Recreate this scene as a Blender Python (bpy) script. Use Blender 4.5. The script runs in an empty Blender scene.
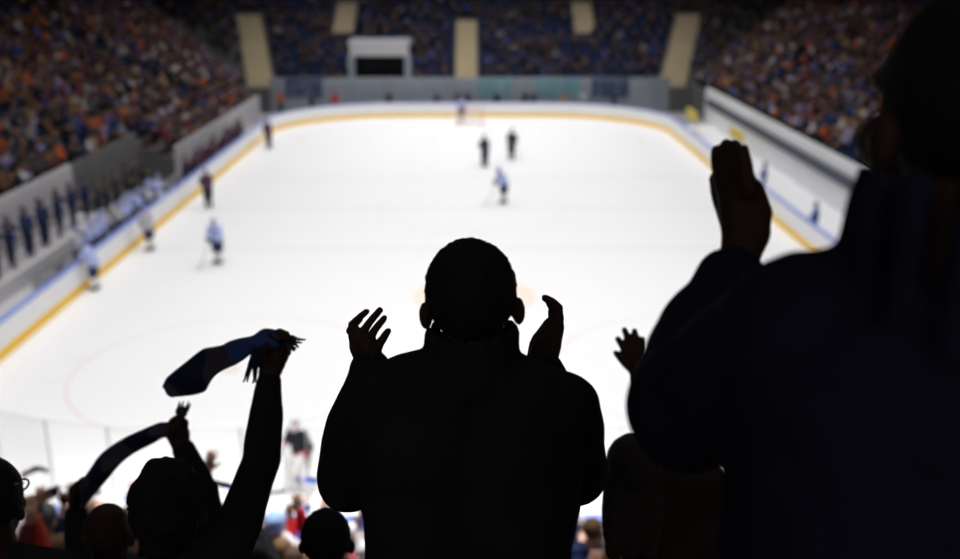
import bpy, bmesh, math, random
import numpy as np
from mathutils import Vector, Matrix, noise

random.seed(7)
SC = bpy.context.scene
COL = SC.collection
V = Vector

# ------------------------------------------------------------------ camera
F_PX, CAM_H, PITCH, YAW, CAM_X = 992.3, 11.272, .30751, -.00936, .037
cd = bpy.data.cameras.new('camera')
cam = bpy.data.objects.new('camera', cd)
COL.objects.link(cam)
cam.location = (CAM_X, 0, CAM_H)
cam.rotation_euler = (math.pi/2 - PITCH, 0, YAW)
cd.sensor_width = 36.0
cd.lens = F_PX*36.0/960.0
cd.clip_start = .05
cd.clip_end = 500
cd.dof.use_dof = True
cd.dof.focus_distance = 2.1
cd.dof.aperture_fstop = 2.0
SC.camera = cam

# ------------------------------------------------------------------ world, lights, exposure
w = bpy.data.worlds.new('arena_air')
SC.world = w
w.use_nodes = True
w.node_tree.nodes['Background'].inputs[0].default_value = (.55, .6, .8, 1)
w.node_tree.nodes['Background'].inputs[1].default_value = .035

def area_light(name, loc, sx, sy, power, spread, color=(1, .985, .97), rot=(0, 0, 0)):
    ld = bpy.data.lights.new(name, 'AREA')
    ld.shape = 'RECTANGLE'
    ld.size, ld.size_y = sx, sy
    ld.energy = power
    ld.spread = math.radians(spread)
    ld.color = color
    o = bpy.data.objects.new(name, ld)
    COL.objects.link(o)
    o.location = loc
    o.rotation_euler = rot
    return o

for y, p in ((18, 2500), (33, 1950), (47, 1780), (61, 1920), (76, 2750)):
    area_light('rink_light_row', (0, y, 21), 37, 11, p, 112)
area_light('added_rear_fill', (0, -5, 14.5), 16, .8, 95, 150, (1, .9, .85), (math.radians(50), 0, 0))  # added fill behind the viewers, lifts the black coats
area_light('near_rows_fill', (0, 12.0, 20), 22, 3.5, 2000, 58)  # added narrow lamp overhead, brightens only the near crowd rows

SC.view_settings.view_transform = 'Standard'
SC.view_settings.look = 'None'
SC.view_settings.exposure = 0.0
SC.view_settings.gamma = 1.0
SC.view_settings.use_curve_mapping = False

# ------------------------------------------------------------------ helpers
_c, _s = math.cos(PITCH), math.sin(PITCH)
CM = Matrix(((1, 0, 0), (0, -_s, -_c), (0, _c, -_s))) @ Matrix(((math.cos(YAW), math.sin(YAW), 0), (-math.sin(YAW), math.cos(YAW), 0), (0, 0, 1)))
CMT = CM.transposed()
CO = V((CAM_X, 0, CAM_H))

def K(px, py, d):
    "a point of the place seen at this pixel, d metres in front of the camera"
    return CO + CMT @ V(((px-480)/F_PX*d, (py-279.5)/F_PX*d, d))

def proj(p):
    q = CM @ (V(p)-CO)
    if q.z <= .05:
        return (1e6, 1e6, q.z)
    return (480+F_PX*q.x/q.z, 279.5+F_PX*q.y/q.z, q.z)

def material(name, col, rough=.75, var=.12, scale=6.0, spec=.3, metal=0.0, bump=0.0, bscale=60):
    m = bpy.data.materials.new(name)
    m.use_nodes = True
    nt = m.node_tree
    b = nt.nodes['Principled BSDF']
    b.inputs['Roughness'].default_value = rough
    b.inputs['Specular IOR Level'].default_value = spec
    b.inputs['Metallic'].default_value = metal
    tc = nt.nodes.new('ShaderNodeTexCoord')
    nz = nt.nodes.new('ShaderNodeTexNoise')
    nz.inputs['Scale'].default_value = scale
    nz.inputs['Detail'].default_value = 4
    nt.links.new(tc.outputs['Object'], nz.inputs['Vector'])
    mx = nt.nodes.new('ShaderNodeMix')
    mx.data_type = 'RGBA'
    a = [max(0, c*(1-var)) for c in col] + [1]
    d = [min(1, c*(1+var)) for c in col] + [1]
    mx.inputs[6].default_value = a
    mx.inputs[7].default_value = d
    nt.links.new(nz.outputs['Fac'], mx.inputs[0])
    nt.links.new(mx.outputs[2], b.inputs['Base Color'])
    if bump:
        n2 = nt.nodes.new('ShaderNodeTexNoise')
        n2.inputs['Scale'].default_value = bscale
        nt.links.new(tc.outputs['Object'], n2.inputs['Vector'])
        bp = nt.nodes.new('ShaderNodeBump')
        bp.inputs['Strength'].default_value = bump
        bp.inputs['Distance'].default_value = .01
        nt.links.new(n2.outputs['Fac'], bp.inputs['Height'])
        nt.links.new(bp.outputs['Normal'], b.inputs['Normal'])
    return m

M = {}
def mt(name, *a, **k):
    M[name] = material(name, *a, **k)
    return M[name]

def tag(o, label=None, cat=None, group=None, kind=None):
    if label: o['label'] = label
    if cat: o['category'] = cat
    if group: o['group'] = group
    if kind: o['kind'] = kind
    return o

def link(name, me, parent=None, loc=None, rz=None):
    o = bpy.data.objects.new(name, me)
    COL.objects.link(o)
    if parent: o.parent = parent
    if loc is not None: o.location = loc
    if rz is not None: o.rotation_euler = (0, 0, rz)
    return o

def empty(name, loc, rz=0):
    o = bpy.data.objects.new(name, None)
    COL.objects.link(o)
    o.location = loc
    o.rotation_euler = (0, 0, rz)
    o.empty_display_size = .2
    return o

class MB:
    "collects plain shapes into one mesh"
    def __init__(self):
        self.v, self.f, self.m = [], [], []
    def add(self, vs, fs, mi=0):
        n = len(self.v)
        self.v += [tuple(x) for x in vs]
        self.f += [tuple(i+n for i in f) for f in fs]
        self.m += [mi]*len(fs)
        return self
    def box(self, x0, x1, y0, y1, z0, z1, mi=0):
        vs = [(x0, y0, z0), (x1, y0, z0), (x1, y1, z0), (x0, y1, z0), (x0, y0, z1), (x1, y0, z1), (x1, y1, z1), (x0, y1, z1)]
        return self.add(vs, [(0, 3, 2, 1), (4, 5, 6, 7), (0, 1, 5, 4), (1, 2, 6, 5), (2, 3, 7, 6), (3, 0, 4, 7)], mi)
    def rod(self, p, q, r0, r1=None, n=8, mi=0):
        p, q = V(p), V(q)
        r1 = r0 if r1 is None else r1
        d = (q-p).normalized()
        a = d.orthogonal().normalized()
        b = d.cross(a)
        vs = []
        for c, r in ((p, r0), (q, r1)):
            for i in range(n):
                t = 2*math.pi*i/n
                vs.append(c + (a*math.cos(t)+b*math.sin(t))*r)
        fs = [(i, (i+1) % n, n+(i+1) % n, n+i) for i in range(n)]
        fs += [tuple(reversed(range(n))), tuple(range(n, 2*n))]
        return self.add(vs, fs, mi)
    def mesh(self, name, mats, smooth=False):
        me = bpy.data.meshes.new(name)
        me.from_pydata(self.v, [], self.f)
        for m in (mats if isinstance(mats, (list, tuple)) else [mats]):
            me.materials.append(m)
        me.polygons.foreach_set('material_index', self.m)
        if smooth: me.polygons.foreach_set('use_smooth', [True]*len(self.f))
        me.update()
        return me
    def build(self, name, mats, parent=None, smooth=False, loc=None):
        return link(name, self.mesh(name, mats, smooth), parent, loc)

# unit ball used by the organic builder
def _ball(sub):
    b = bmesh.new()
    bmesh.ops.create_icosphere(b, subdivisions=sub, radius=1)
    b.verts.ensure_lookup_table()
    v = np.array([x.co[:] for x in b.verts])
    f = np.array([[x.index for x in fc.verts] for fc in b.faces])
    b.free()
    return v, f
BALL2, BALL1 = _ball(3), _ball(1)

class Org:
    "overlapping tapered limbs, later fused into one continuous surface"
    def __init__(self):
        self.v, self.f, self.n = [], [], 0
    def _add(self, v, f):
        self.v.append(v); self.f.extend((f+self.n).tolist()); self.n += len(v)
    def ball(self, c, r, axes=None):
        c = np.array(c[:])
        if axes is None:
            self._add(BALL2[0]*r+c, BALL2[1])
        else:
            A = np.array([a[:] for a in axes])*np.array(r)[:, None]
            v = BALL2[0] @ A
            f = BALL2[1]
            if np.linalg.det(A) < 0: f = f[:, ::-1]
            self._add(v+c, f)
        return self
    def seg(self, p, q, r0, r1):
        p, q = V(p), V(q)
        if (q-p).length < 1e-5: return self
        d = (q-p).normalized(); a = d.orthogonal().normalized(); b = d.cross(a); n = 20
        t = np.arange(n)*2*math.pi/n
        ring = np.cos(t)[:, None]*np.array(a[:])+np.sin(t)[:, None]*np.array(b[:])
        v = np.vstack([ring*r0+np.array(p[:]), ring*r1+np.array(q[:]), np.array([p[:]]), np.array([q[:]])])
        self.v.append(v)
        k = self.n
        for i in range(n):
            j = (i+1) % n
            self.f.append([k+i, k+j, k+n+j, k+n+i])
            self.f.append([k+j, k+i, k+2*n])
            self.f.append([k+n+i, k+n+j, k+2*n+1])
        self.n += len(v)
        return self
    def limb(self, pts, rads):
        for p, r in zip(pts, rads): self.ball(p, r)
        for i in range(len(pts)-1): self.seg(pts[i], pts[i+1], rads[i], rads[i+1])
        return self

JOBS = []
def fuse(org, name, mat, voxel, origin=V((0, 0, 0)), smooth=2, rough=0.0, rscale=8.0):
    "returns an object whose fused mesh is made in settle()"
    me = bpy.data.meshes.new(name)
    v = np.vstack(org.v)-np.array(origin[:])
    me.from_pydata(v.tolist(), [], org.f)
    o = bpy.data.objects.new(name, me)
    COL.objects.link(o)
    r = o.modifiers.new('r', 'REMESH'); r.mode = 'VOXEL'; r.voxel_size = voxel; r.use_smooth_shade = True
    if smooth:
        s = o.modifiers.new('s', 'SMOOTH'); s.iterations = smooth; s.factor = .5
    JOBS.append((o, mat, rough, rscale))
    return o

def settle():
    dg = bpy.context.evaluated_depsgraph_get()
    dg.update()
    for o, mat, rough, rscale in JOBS:
        me = bpy.data.meshes.new_from_object(o.evaluated_get(dg))
        old = o.data
        o.modifiers.clear()
        o.data = me
        bpy.data.meshes.remove(old)
        me.name = o.name
        me.materials.clear(); me.materials.append(mat)
        if rough:
            n = len(me.vertices)
            co = np.empty(n*3); me.vertices.foreach_get('co', co); co = co.reshape(-1, 3)
            no = np.empty(n*3); me.vertex_normals.foreach_get('vector', no); no = no.reshape(-1, 3)
            d = np.array([noise.noise(V(c)*rscale)+.5*noise.noise(V(c)*rscale*2.3) for c in co])*rough
            me.vertices.foreach_set('co', (co+no*d[:, None]).ravel())
        me.polygons.foreach_set('use_smooth', [True]*len(me.polygons))
        me.update()
    JOBS.clear()

# ------------------------------------------------------------------ materials
mt('ice', (.905, .905, .915), .55, .012, .5, spec=.12)
mt('ice_red_paint', (.86, .75, .75), .6, .03, spec=.1)
mt('ice_blue_paint', (.83, .83, .87), .6, .02, spec=.1)
mt('ice_centre_paint', (.85, .84, .86), .6, .02, spec=.1)
mt('ice_glow_paint', (.93, .80, .72), .6, .06, .6, spec=.1)
mt('board_white', (.92, .92, .94), .5, .04, 1.5)
mt('board_yellow', (1.0, .60, .02), .5, .04, 2)
mt('cap_blue', (.26, .34, .78), .45, .06, 2)
mt('concrete', (.33, .33, .35), .85, .15, .8)
mt('concrete_dark', (.13, .125, .13), .9, .2, .7)
mt('wall_pale', (.54, .53, .55), .8, .08, .5)
mt('wall_white', (.86, .86, .88), .8, .06, .5)
mt('wall_grey', (.30, .33, .38), .8, .15, .6)
mt('stair_beige', (.52, .44, .30), .85, .12, 1.2)
mt('seat_blue', (.012, .028, .085), .5, .2, 2)
mt('rail_dark', (.07, .08, .11), .5, .1, 3)
mt('steel', (.45, .46, .48), .35, .08, 8, metal=.7)
mt('tunnel_shade', (.012, .012, .014), .9, .2, 2)
mt('teal_ad', (.18, .33, .38), .6, .3, .8)
mt('navy_ad', (.05, .08, .16), .6, .3, .8)
mt('yellow_ad', (.80, .62, .12), .6, .08, 2)
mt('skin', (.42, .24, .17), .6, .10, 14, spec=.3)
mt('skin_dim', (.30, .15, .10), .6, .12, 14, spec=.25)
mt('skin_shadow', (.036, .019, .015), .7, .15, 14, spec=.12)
mt('eye_white', (.75, .73, .7), .3, .05, 30)
mt('hair_dark', (.012, .010, .009), .85, .3, 60, spec=.1, bump=.5, bscale=120)
mt('hair_brown', (.075, .040, .020), .8, .3, 60, spec=.15, bump=.4, bscale=120)
mt('hair_ash', (.042, .034, .028), .85, .35, 30, spec=.1, bump=.6, bscale=90)
mt('hair_light', (.25, .15, .07), .8, .25, 60, spec=.15)
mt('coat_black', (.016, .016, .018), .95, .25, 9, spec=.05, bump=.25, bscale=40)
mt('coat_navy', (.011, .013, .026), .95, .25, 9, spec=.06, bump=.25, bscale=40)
mt('coat_brown', (.030, .018, .014), .95, .25, 9, spec=.06, bump=.25, bscale=40)
mt('trouser_dark', (.012, .013, .018), .9, .25, 9, spec=.1)
mt('trouser_blue', (.03, .04, .09), .9, .25, 9, spec=.1)
mt('shoe_black', (.015, .015, .016), .6, .2, 9)
CLOTH = {
    'black': (.02, .02, .023), 'charcoal': (.06, .06, .065), 'grey': (.24, .24, .26), 'white': (.50, .49, .52),
    'navy': (.022, .035, .10), 'blue': (.025, .07, .32), 'pale blue': (.35, .50, .85), 'red': (.55, .02, .025),
    'orange-red': (.42, .045, .02), 'orange': (.45, .10, .035), 'brown': (.13, .07, .045), 'maroon': (.16, .03, .045), 'lilac': (.24, .21, .36),
    'tan': (.38, .25, .14), 'olive': (.12, .11, .05), 'teal': (.04, .17, .21)}
for k, c in CLOTH.items():
    mt('cloth_'+k.replace(' ', '_').replace('-', '_'), c, .9, .2, 10, spec=.12)
def cloth(k): return M['cloth_'+k.replace(' ', '_').replace('-', '_')]
mt('jersey_pale', (.45, .52, .85), .8, .06, 6)
mt('jersey_dark', (.035, .03, .06), .8, .1, 6)
mt('jersey_maroon', (.085, .035, .075), .8, .1, 6)
mt('jersey_black', (.012, .014, .026), .8, .15, 6)
mt('jersey_red', (.55, .03, .04), .7, .1, 6)
mt('pad_white', (.78, .78, .79), .6, .06, 7)
mt('pants_navy', (.03, .035, .075), .8, .1, 6)
mt('pants_dark', (.02, .02, .025), .8, .1, 6)
mt('helmet_blue', (.30, .40, .80), .35, .05, 6)
mt('helmet_black', (.02, .02, .03), .35, .1, 6)
mt('blade', (.6, .6, .62), .25, .05, 6, metal=.9)
mt('stick_wood', (.10, .08, .07), .6, .2, 6)
mt('scarf_navy', (.012, .018, .05), .95, .25, 30, spec=.05, bump=.4, bscale=200)
mt('scarf_blue', (.035, .07, .20), .95, .25, 30, spec=.05, bump=.4, bscale=200)
mt('scarf_grey', (.055, .05, .075), .95, .25, 30, spec=.05, bump=.4, bscale=200)
mt('scarf_maroon', (.10, .015, .025), .95, .2, 30, spec=.05)
mt('scarf_white', (.55, .52, .62), .95, .1, 30, spec=.05)
mt('scarf_bright', (.05, .16, .68), .95, .1, 30, spec=.05)
mt('goal_red', (.6, .03, .03), .4, .05, 6)
mt('net_white', (.75, .75, .76), .9, .05, 6)

def glass_material():
    m = bpy.data.materials.new('rink_glass')
    m.use_nodes = True
    nt = m.node_tree
    nt.nodes.clear()
    out = nt.nodes.new('ShaderNodeOutputMaterial')
    t = nt.nodes.new('ShaderNodeBsdfTransparent'); t.inputs[0].default_value = (.985, .99, .99, 1)
    g = nt.nodes.new('ShaderNodeBsdfGlossy'); g.inputs['Roughness'].default_value = .05
    fr = nt.nodes.new('ShaderNodeFresnel'); fr.inputs[0].default_value = 1.3
    mul = nt.nodes.new('ShaderNodeMath'); mul.operation = 'MULTIPLY'; mul.inputs[1].default_value = .12
    mx = nt.nodes.new('ShaderNodeMixShader')
    nt.links.new(fr.outputs[0], mul.inputs[0])
    nt.links.new(mul.outputs[0], mx.inputs[0])
    nt.links.new(t.outputs[0], mx.inputs[1]); nt.links.new(g.outputs[0], mx.inputs[2])
    nt.links.new(mx.outputs[0], out.inputs[0])
    return m
M['glass'] = glass_material()
mt('glass_edge', (.50, .54, .56), .4, .05, 5)

# ------------------------------------------------------------------ rink
Y0, Y1, HW, CR = 16.9, 76.9, 14.0, 8.5
def perimeter(off=0.0, n=14, y0=Y0, y1=Y1):
    "rounded rectangle, counter-clockwise, starting on the near side"
    r = CR+off
    pts = []
    for cx, cy, a0 in ((HW-CR, y0+CR, -90), (HW-CR, y1-CR, 0), (-HW+CR, y1-CR, 90), (-HW+CR, y0+CR, 180)):
        for i in range(n+1):
            a = math.radians(a0+90*i/n)
            pts.append((cx+r*math.cos(a), cy+r*math.sin(a)))
    return pts

ice = MB()
pp = perimeter(.02)
ice.add([(x, y, 0) for x, y in pp], [tuple(range(len(pp)))], 0)
def disc_ring(mb, cx, cy, r0, r1, mi, z=.003, n=72, a0=0, a1=360):
    vs = []
    for i in range(n+1):
        a = math.radians(a0+(a1-a0)*i/n)
        vs += [(cx+r0*math.cos(a), cy+r0*math.sin(a), z), (cx+r1*math.cos(a), cy+r1*math.sin(a), z)]
    mb.add(vs, [(2*i, 2*i+1, 2*i+3, 2*i+2) for i in range(n)], mi)
def rect(mb, x0, x1, y0, y1, mi, z=.003):
    mb.add([(x0, y0, z), (x1, y0, z), (x1, y1, z), (x0, y1, z)], [(0, 1, 2, 3)], mi)
for sx in (-7, 7):
    for cy in (Y0+10, Y1-10):
        disc_ring(ice, sx, cy, 4.44, 4.52, 1)
        disc_ring(ice, sx, cy, 0, .3, 1, .004)
        for s in (-1, 1):
            for d in (-.85, .85):
                a, b = sx+s*4.52, sx+s*5.1
                rect(ice, min(a, b), max(a, b), cy+d-.04, cy+d+.04, 1)
disc_ring(ice, 0, (Y0+Y1)/2, 4.46, 4.52, 2)
for yy in (Y0+4, Y1-4):
    rect(ice, -12.6, 12.6, yy-.025, yy+.025, 1)
disc_ring(ice, 0, Y0+4, 1.75, 1.8, 1, a0=0, a1=180)
disc_ring(ice, 0, Y1-4, 1.75, 1.8, 1, a0=180, a1=360)
for yy in (Y0+22.86, Y1-22.86):
    rect(ice, -14, 14, yy-.15, yy+.15, 2)
rect(ice, -14, 14, 46.75, 47.05, 3)
disc_ring(ice, .15, Y0+16.6, 0, 2.2, 4, .0025)  # peach glow around the ears, painted on the ice as a flat disc
tag(ice.build('floor_ice', [M['ice'], M['ice_red_paint'], M['ice_blue_paint'], M['ice_centre_paint'], M['ice_glow_paint']]),
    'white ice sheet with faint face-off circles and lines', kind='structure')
tag(MB().box(-60, 60, -6, 110, -.5, -.02).build('floor', M['concrete']), 'grey concrete floor around the ice', kind='structure')

def ring_wall(o0, o1, z0, z1, mat, name, parent, pts=None):
    a = perimeter(o0); b = perimeter(o1); n = len(a)
    vs = [(x, y, z0) for x, y in a]+[(x, y, z0) for x, y in b]+[(x, y, z1) for x, y in a]+[(x, y, z1) for x, y in b]
    fs = []
    for i in range(n):
        j = (i+1) % n
        fs += [(i, j, 2*n+j, 2*n+i)[::-1], (n+i, n+j, 3*n+j, 3*n+i), (2*n+i, 2*n+j, 3*n+j, 3*n+i), (i, n+i, n+j, j)]
    return MB().add(vs, fs).build(name, mat, parent)
boards = tag(empty('rink_boards', (0, 0, 0)), 'white dasher boards with yellow kick strip and blue cap around the ice', 'boards')
ring_wall(.0, .12, 0, 1.08, M['board_white'], 'board_wall', boards)
ring_wall(-.02, -.001, 0.005, .30, M['board_yellow'], 'kick_strip', boards)
cap = MB()
ring_wall(-.03, .16, 1.08, 1.13, M['cap_blue'], 'cap_rail', boards)

def screen(name, label, pts, ztop):
    root = tag(empty(name, (pts[0][0], pts[0][1], 1.13)), label, 'glass')
    L = root.location
    for i in range(len(pts)-1):
        a, b = V((*pts[i], 0)), V((*pts[i+1], 0))
        d = (b-a).normalized(); nn = V((-d.y, d.x, 0))*.006
        a2, b2 = a+d*.02, b-d*.02
        z0, z1 = 1.13, ztop
        q = []
        for z in (z0, z1):
            for p in (a2-nn, b2-nn, b2+nn, a2+nn):
                q.append((p.x-L.x, p.y-L.y, z-L.z))
        MB().add(q, [(0, 3, 2, 1), (4, 5, 6, 7), (0, 1, 5, 4), (1, 2, 6, 5), (2, 3, 7, 6), (3, 0, 4, 7)]).build('glass_pane', M['glass'], root)
        MB().rod((a2.x-L.x, a2.y-L.y, z1-L.z), (b2.x-L.x, b2.y-L.y, z1-L.z), .009, n=6).build('top_edge', M['glass_edge'], root)
    for i, p in enumerate(pts):
        MB().rod((p[0]-L.x, p[1]-L.y, 0), (p[0]-L.x, p[1]-L.y, ztop-1.13+.03), .016, n=8).build('post', M['steel'], root)
    return root

def arc_pts(cx, cy, r, a0, a1, n):
    return [(cx+r*math.cos(math.radians(a0+(a1-a0)*i/n)), cy+r*math.sin(math.radians(a0+(a1-a0)*i/n))) for i in range(n+1)]
rg = CR+.06
near = arc_pts(-HW+CR, Y0+CR, rg, 200, 270, 8) + [(-5.5+11.0*i/9, Y0-.06) for i in range(1, 10)] + arc_pts(HW-CR, Y0+CR, rg, 270, 340, 8)[1:]
screen('glass_screen', 'clear glass screen with thin posts on the near boards below the crowd', near, 3.0)
far = arc_pts(HW-CR, Y1-CR, rg, 30, 90, 6) + [(5.5-11.0*i/7, Y1+.06) for i in range(1, 8)] + arc_pts(-HW+CR, Y1-CR, rg, 90, 150, 6)[1:]
screen('glass_screen', 'glass screen with posts on the far end boards', far, 2.9)

# far goal
goal = tag(empty('hockey_goal', (0, Y1-4, 0)), 'hockey goal with red posts and white net at the far end', 'goal')
g = MB()
g.rod((-.915, 0, 0), (-.915, 0, 1.22), .03).rod((.915, 0, 0), (.915, 0, 1.22), .03).rod((-.93, 0, 1.22), (.93, 0, 1.22), .03)
g.rod((-.915, 0, .03), (-.7, 1.05, .03), .02).rod((.915, 0, .03), (.7, 1.05, .03), .02).rod((-.7, 1.05, .03), (.7, 1.05, .03), .02)
g.build('goal_frame', M['goal_red'], goal)
n = MB()
for i in range(19):
    x = -.9+1.8*i/18
    n.rod((x, 0.02, 1.2), (x*.85, .5, 1.15), .006, n=4).rod((x*.85, .5, 1.15), (x*.77, 1.04, .03), .006, n=4)
for j in range(12):
    t = j/11
    n.rod((-.77+.07*(1-t), .5+.54*(1-t), .03+1.12*t), (.77-.07*(1-t), .5+.54*(1-t), .03+1.12*t), .006, n=4)
for s in (-1, 1):
    for j in range(10):
        z = .05+1.1*j/9
        n.rod((s*.915, 0, z), (s*(.77), 1.04-.5*z/1.2, z), .006, n=4)
n.build('net', M['net_white'], goal)

# ------------------------------------------------------------------ stands
DEP = .85
SX, SZ = 17.6, 2.25         # foot of the side stands
RISE = .46
NR = 19
FY, FZ = 79.6, 2.25
def rowz(k): return SZ+RISE*k
def stand_side(sgn, name, label):
    mb = MB()
    for k in range(NR):
        x0 = SX+DEP*k
        y1 = FY+DEP*k
        a, b = sorted((sgn*x0, sgn*(x0+DEP)))
        mb.box(a, b, 4, y1, 0 if k == 0 else rowz(k)-1.2, rowz(k))
    return tag(mb.build(name, M['concrete_dark']), label, kind='structure')
stand_side(-1, 'floor_left_stand', 'stepped concrete terrace of the left stand')
stand_side(1, 'floor_right_stand', 'stepped concrete terrace of the right stand')
mb = MB()
for k in range(NR):
    y0 = FY+DEP*k
    x = SX+DEP*k
    mb.box(-x-DEP, x+DEP, y0, y0+DEP, 0 if k == 0 else rowz(k)-1.2, rowz(k)-.002)
tag(mb.build('floor_far_stand', M['concrete_dark']), 'stepped concrete terrace of the far stand', kind='structure')
tag(MB().box(-36, 36, FY+DEP*NR, FY+DEP*NR+.3, 0, 16).build('wall_back', M['concrete_dark']), 'dark rear wall behind the far stand', kind='structure')
tag(MB().box(-SX-DEP*NR-.3, -SX-DEP*NR, 4, FY+DEP*NR, 0, 16).build('wall_left', M['concrete_dark']), 'dark rear wall behind the left stand', kind='structure')
tag(MB().box(SX+DEP*NR, SX+DEP*NR+.3, 4, FY+DEP*NR, 0, 16).build('wall_right', M['concrete_dark']), 'dark rear wall behind the right stand', kind='structure')
# parapets at the foot of the stands
tag(MB().box(-SX, -SX+.15, 8, 43, 0, 2.95).build('trim_1', M['wall_pale']), 'pale parapet wall in front of the left stand', kind='structure')
tag(MB().box(-SX, -SX+.12, 43, 52, 0, 2.9).build('trim_10', M['concrete_dark']), 'dark stretch of the left parapet wall', kind='structure')
pr = tag(MB().box(SX-.15, SX, 8, 74, 0, 2.6).build('trim_2', M['wall_white']), 'pale parapet wall in front of the right stand', kind='structure')
tag(MB().box(SX-.3, SX-.15, 8, 73, 1.45, 1.95).build('trim_3', M['rail_dark']), 'dark band along the right parapet wall', kind='structure')
mb = MB().box(-15.8, 15.8, FY-.15, FY, 0, 2.75)
tag(mb.build('trim_4', M['wall_grey']), 'grey parapet wall behind the far glass', kind='structure')

lw = MB().box(-SX, -SX+.85, 53, 75, 0, 1.8).box(-SX+.85, -SX+1.7, 53, 75, 0, 1.35)
tag(lw.build('floor_lower_rows', M['concrete_dark']), 'two lower rows of the left stand beside the farther bench', kind='structure')
tag(MB().box(-SX+1.7, -SX+1.82, 53, 75, 0, 1.95).build('trim_11', M['wall_pale']), 'low pale wall in front of the two lower rows', kind='structure')
# aisle stairs on the far stand
def aisle(x0, x1, k0, k1, nm, lab, sl=0.0):
    mb = MB()
    for k in range(k0, k1):
        for h in (0, 1):
            dx = sl*(k+h*.5)
            mb.box(x0+dx, x1+dx, FY+DEP*k+h*DEP/2-.02, FY+DEP*(k+1), rowz(k)-.3, rowz(k)+.03+h*RISE/2)
    tag(mb.build(nm, M['stair_beige']), lab, kind='structure')
aisle(-1.15, .55, 0, 10, 'trim_5', 'beige aisle stairs up the middle of the far stand')
aisle(-17.6, -15.6, 0, 11, 'trim_6', 'beige aisle stairs at the left corner of the far stand', -.236)
aisle(15.1, 17.1, 0, 11, 'trim_7', 'beige aisle stairs at the right corner of the far stand', .27)
aisle(-11.6, -9.9, 7, 13, 'trim_8', 'short beige aisle stairs left of the tunnel entrance')
aisle(8.9, 10.6, 7, 13, 'trim_9', 'short beige aisle stairs right of the middle aisle')

# tunnel entrance in the far stand
tn = tag(empty('tunnel_entrance', (-7.15, FY+.2, 2.65)), 'pale framed tunnel entrance in the far stand', 'entrance')
MB().box(-2.3, 2.3, 0, .35, 1.75, 2.95).build('lintel', M['wall_pale'], tn)
MB().box(-2.45, -2.0, -.05, 1.6, -.6, 1.75).build('jamb', M['wall_grey'], tn)
MB().box(2.0, 2.45, -.05, 1.6, -.6, 1.75).build('jamb', M['wall_grey'], tn)
MB().box(-2.0, 2.0, .9, 1.6, 0, 1.75).build('opening_shade', M['tunnel_shade'], tn)  # solid near-black block, the tunnel's inner shade put into its colour
MB().box(-2.45, 2.45, .3, 3.2, 2.6, 2.9).build('roof_slab', M['wall_grey'], tn)
# boards with adverts behind the far glass
for i, (x0, x1, mm, lab) in enumerate(((-14.6, -11.6, 'navy_ad', 'navy advertising board on the far wall, nearest the left corner'),
        (-13.2, -9.2, 'teal_ad', None), (.6, 3.2, 'teal_ad', 'teal advertising board on the far wall right of the middle aisle'),
        (5.2, 8.8, 'teal_ad', 'wide teal advertising board on the far wall towards the right corner'),
        (9.6, 12.6, 'navy_ad', 'navy advertising board on the far wall near the right corner'))):
    if lab is None: continue
    tag(MB().box(x0, x1, FY-.2, FY-.15, 1.2, 2.7).build('advertising_board', M[mm]), lab, 'advertisement', 'adverts on the far wall')
# low yellow boards beside the right corner
for (px, py, X, lab) in ((692, 115, 15.3, 'yellow board on the low wall outside the right far corner'), (737, 135, 16.3, 'small yellow board further along the right corner wall')):
    d = CMT @ V(((px-480)/F_PX, (py-279.5)/F_PX, 1)); t = (X-CAM_X)/d.x; p = CO+d*t
    tag(MB().box(-.04, .04, -1.6, 1.6, -.35, .35).build('advertising_board', M['yellow_ad'], loc=(X, p.y, max(.6, p.z))), lab, 'advertisement')
    ad = COL.objects[-1]
    MB().box(-.03, .03, -1.5, -1.4, .12-ad.location.z, 0).box(-.03, .03, 1.4, 1.5, .12-ad.location.z, 0).build('feet', M['steel'], ad)

# near stand
NROW = []
yy, zz = 0.0, 9.62
for i in range(22):
    NROW.append((yy, zz))
    rise = .18 if i == 0 else (.45 if i == 1 else (.56 if i < 13 else .30))
    yy += .8; zz -= rise
    if yy > 15.4: break
mb = MB()
for (y, z) in NROW:
    mb.box(-12, 12, y-.4, y+.4, 0, z)
mb.box(-12, 12, NROW[-1][0]+.4, 16.5, 0, NROW[-1][1]-.2)
mb.box(-12, 12, -2, -.4, 0, NROW[0][1]+.2)
tag(mb.build('floor_near_stand', M['concrete_dark']), 'stepped concrete terrace of the near stand', kind='structure')
def nrow(y):
    return min(NROW, key=lambda r: abs(r[0]-y))

# bench rows (seats)
ORD = 'first second third fourth fifth sixth seventh eighth ninth tenth eleventh twelfth thirteenth fourteenth fifteenth sixteenth seventeenth eighteenth nineteenth twentieth'.split()
TENS = {2: 'twenty', 3: 'thirty', 4: 'forty', 5: 'fifty', 6: 'sixty', 7: 'seventy', 8: 'eighty'}
def ordw(n):
    if n <= 20: return ORD[n-1]
    if n % 10 == 0: return TENS[n//10][:-1]+'ieth'
    return TENS[n//10]+'-'+ORD[n % 10-1]
def bench(loc, length, rz, label, group):
    mb = MB()
    mb.box(-length/2, length/2, -.02, .38, .38, .43).box(-length/2, length/2, -.12, -.06, .45, .80)
    n = max(2, int(length/2.5))
    for i in range(n):
        x = -length/2+.2+(length-.4)*i/(n-1)
        mb.box(x-.03, x+.03, -.08, .3, 0, .39).box(x-.03, x+.03, -.14, -.06, .0, .6)
    o = mb.build('bench', M['seat_blue'], loc=loc)
    o.rotation_euler = (0, 0, rz)
    tag(o, label, 'bench', group)
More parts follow.
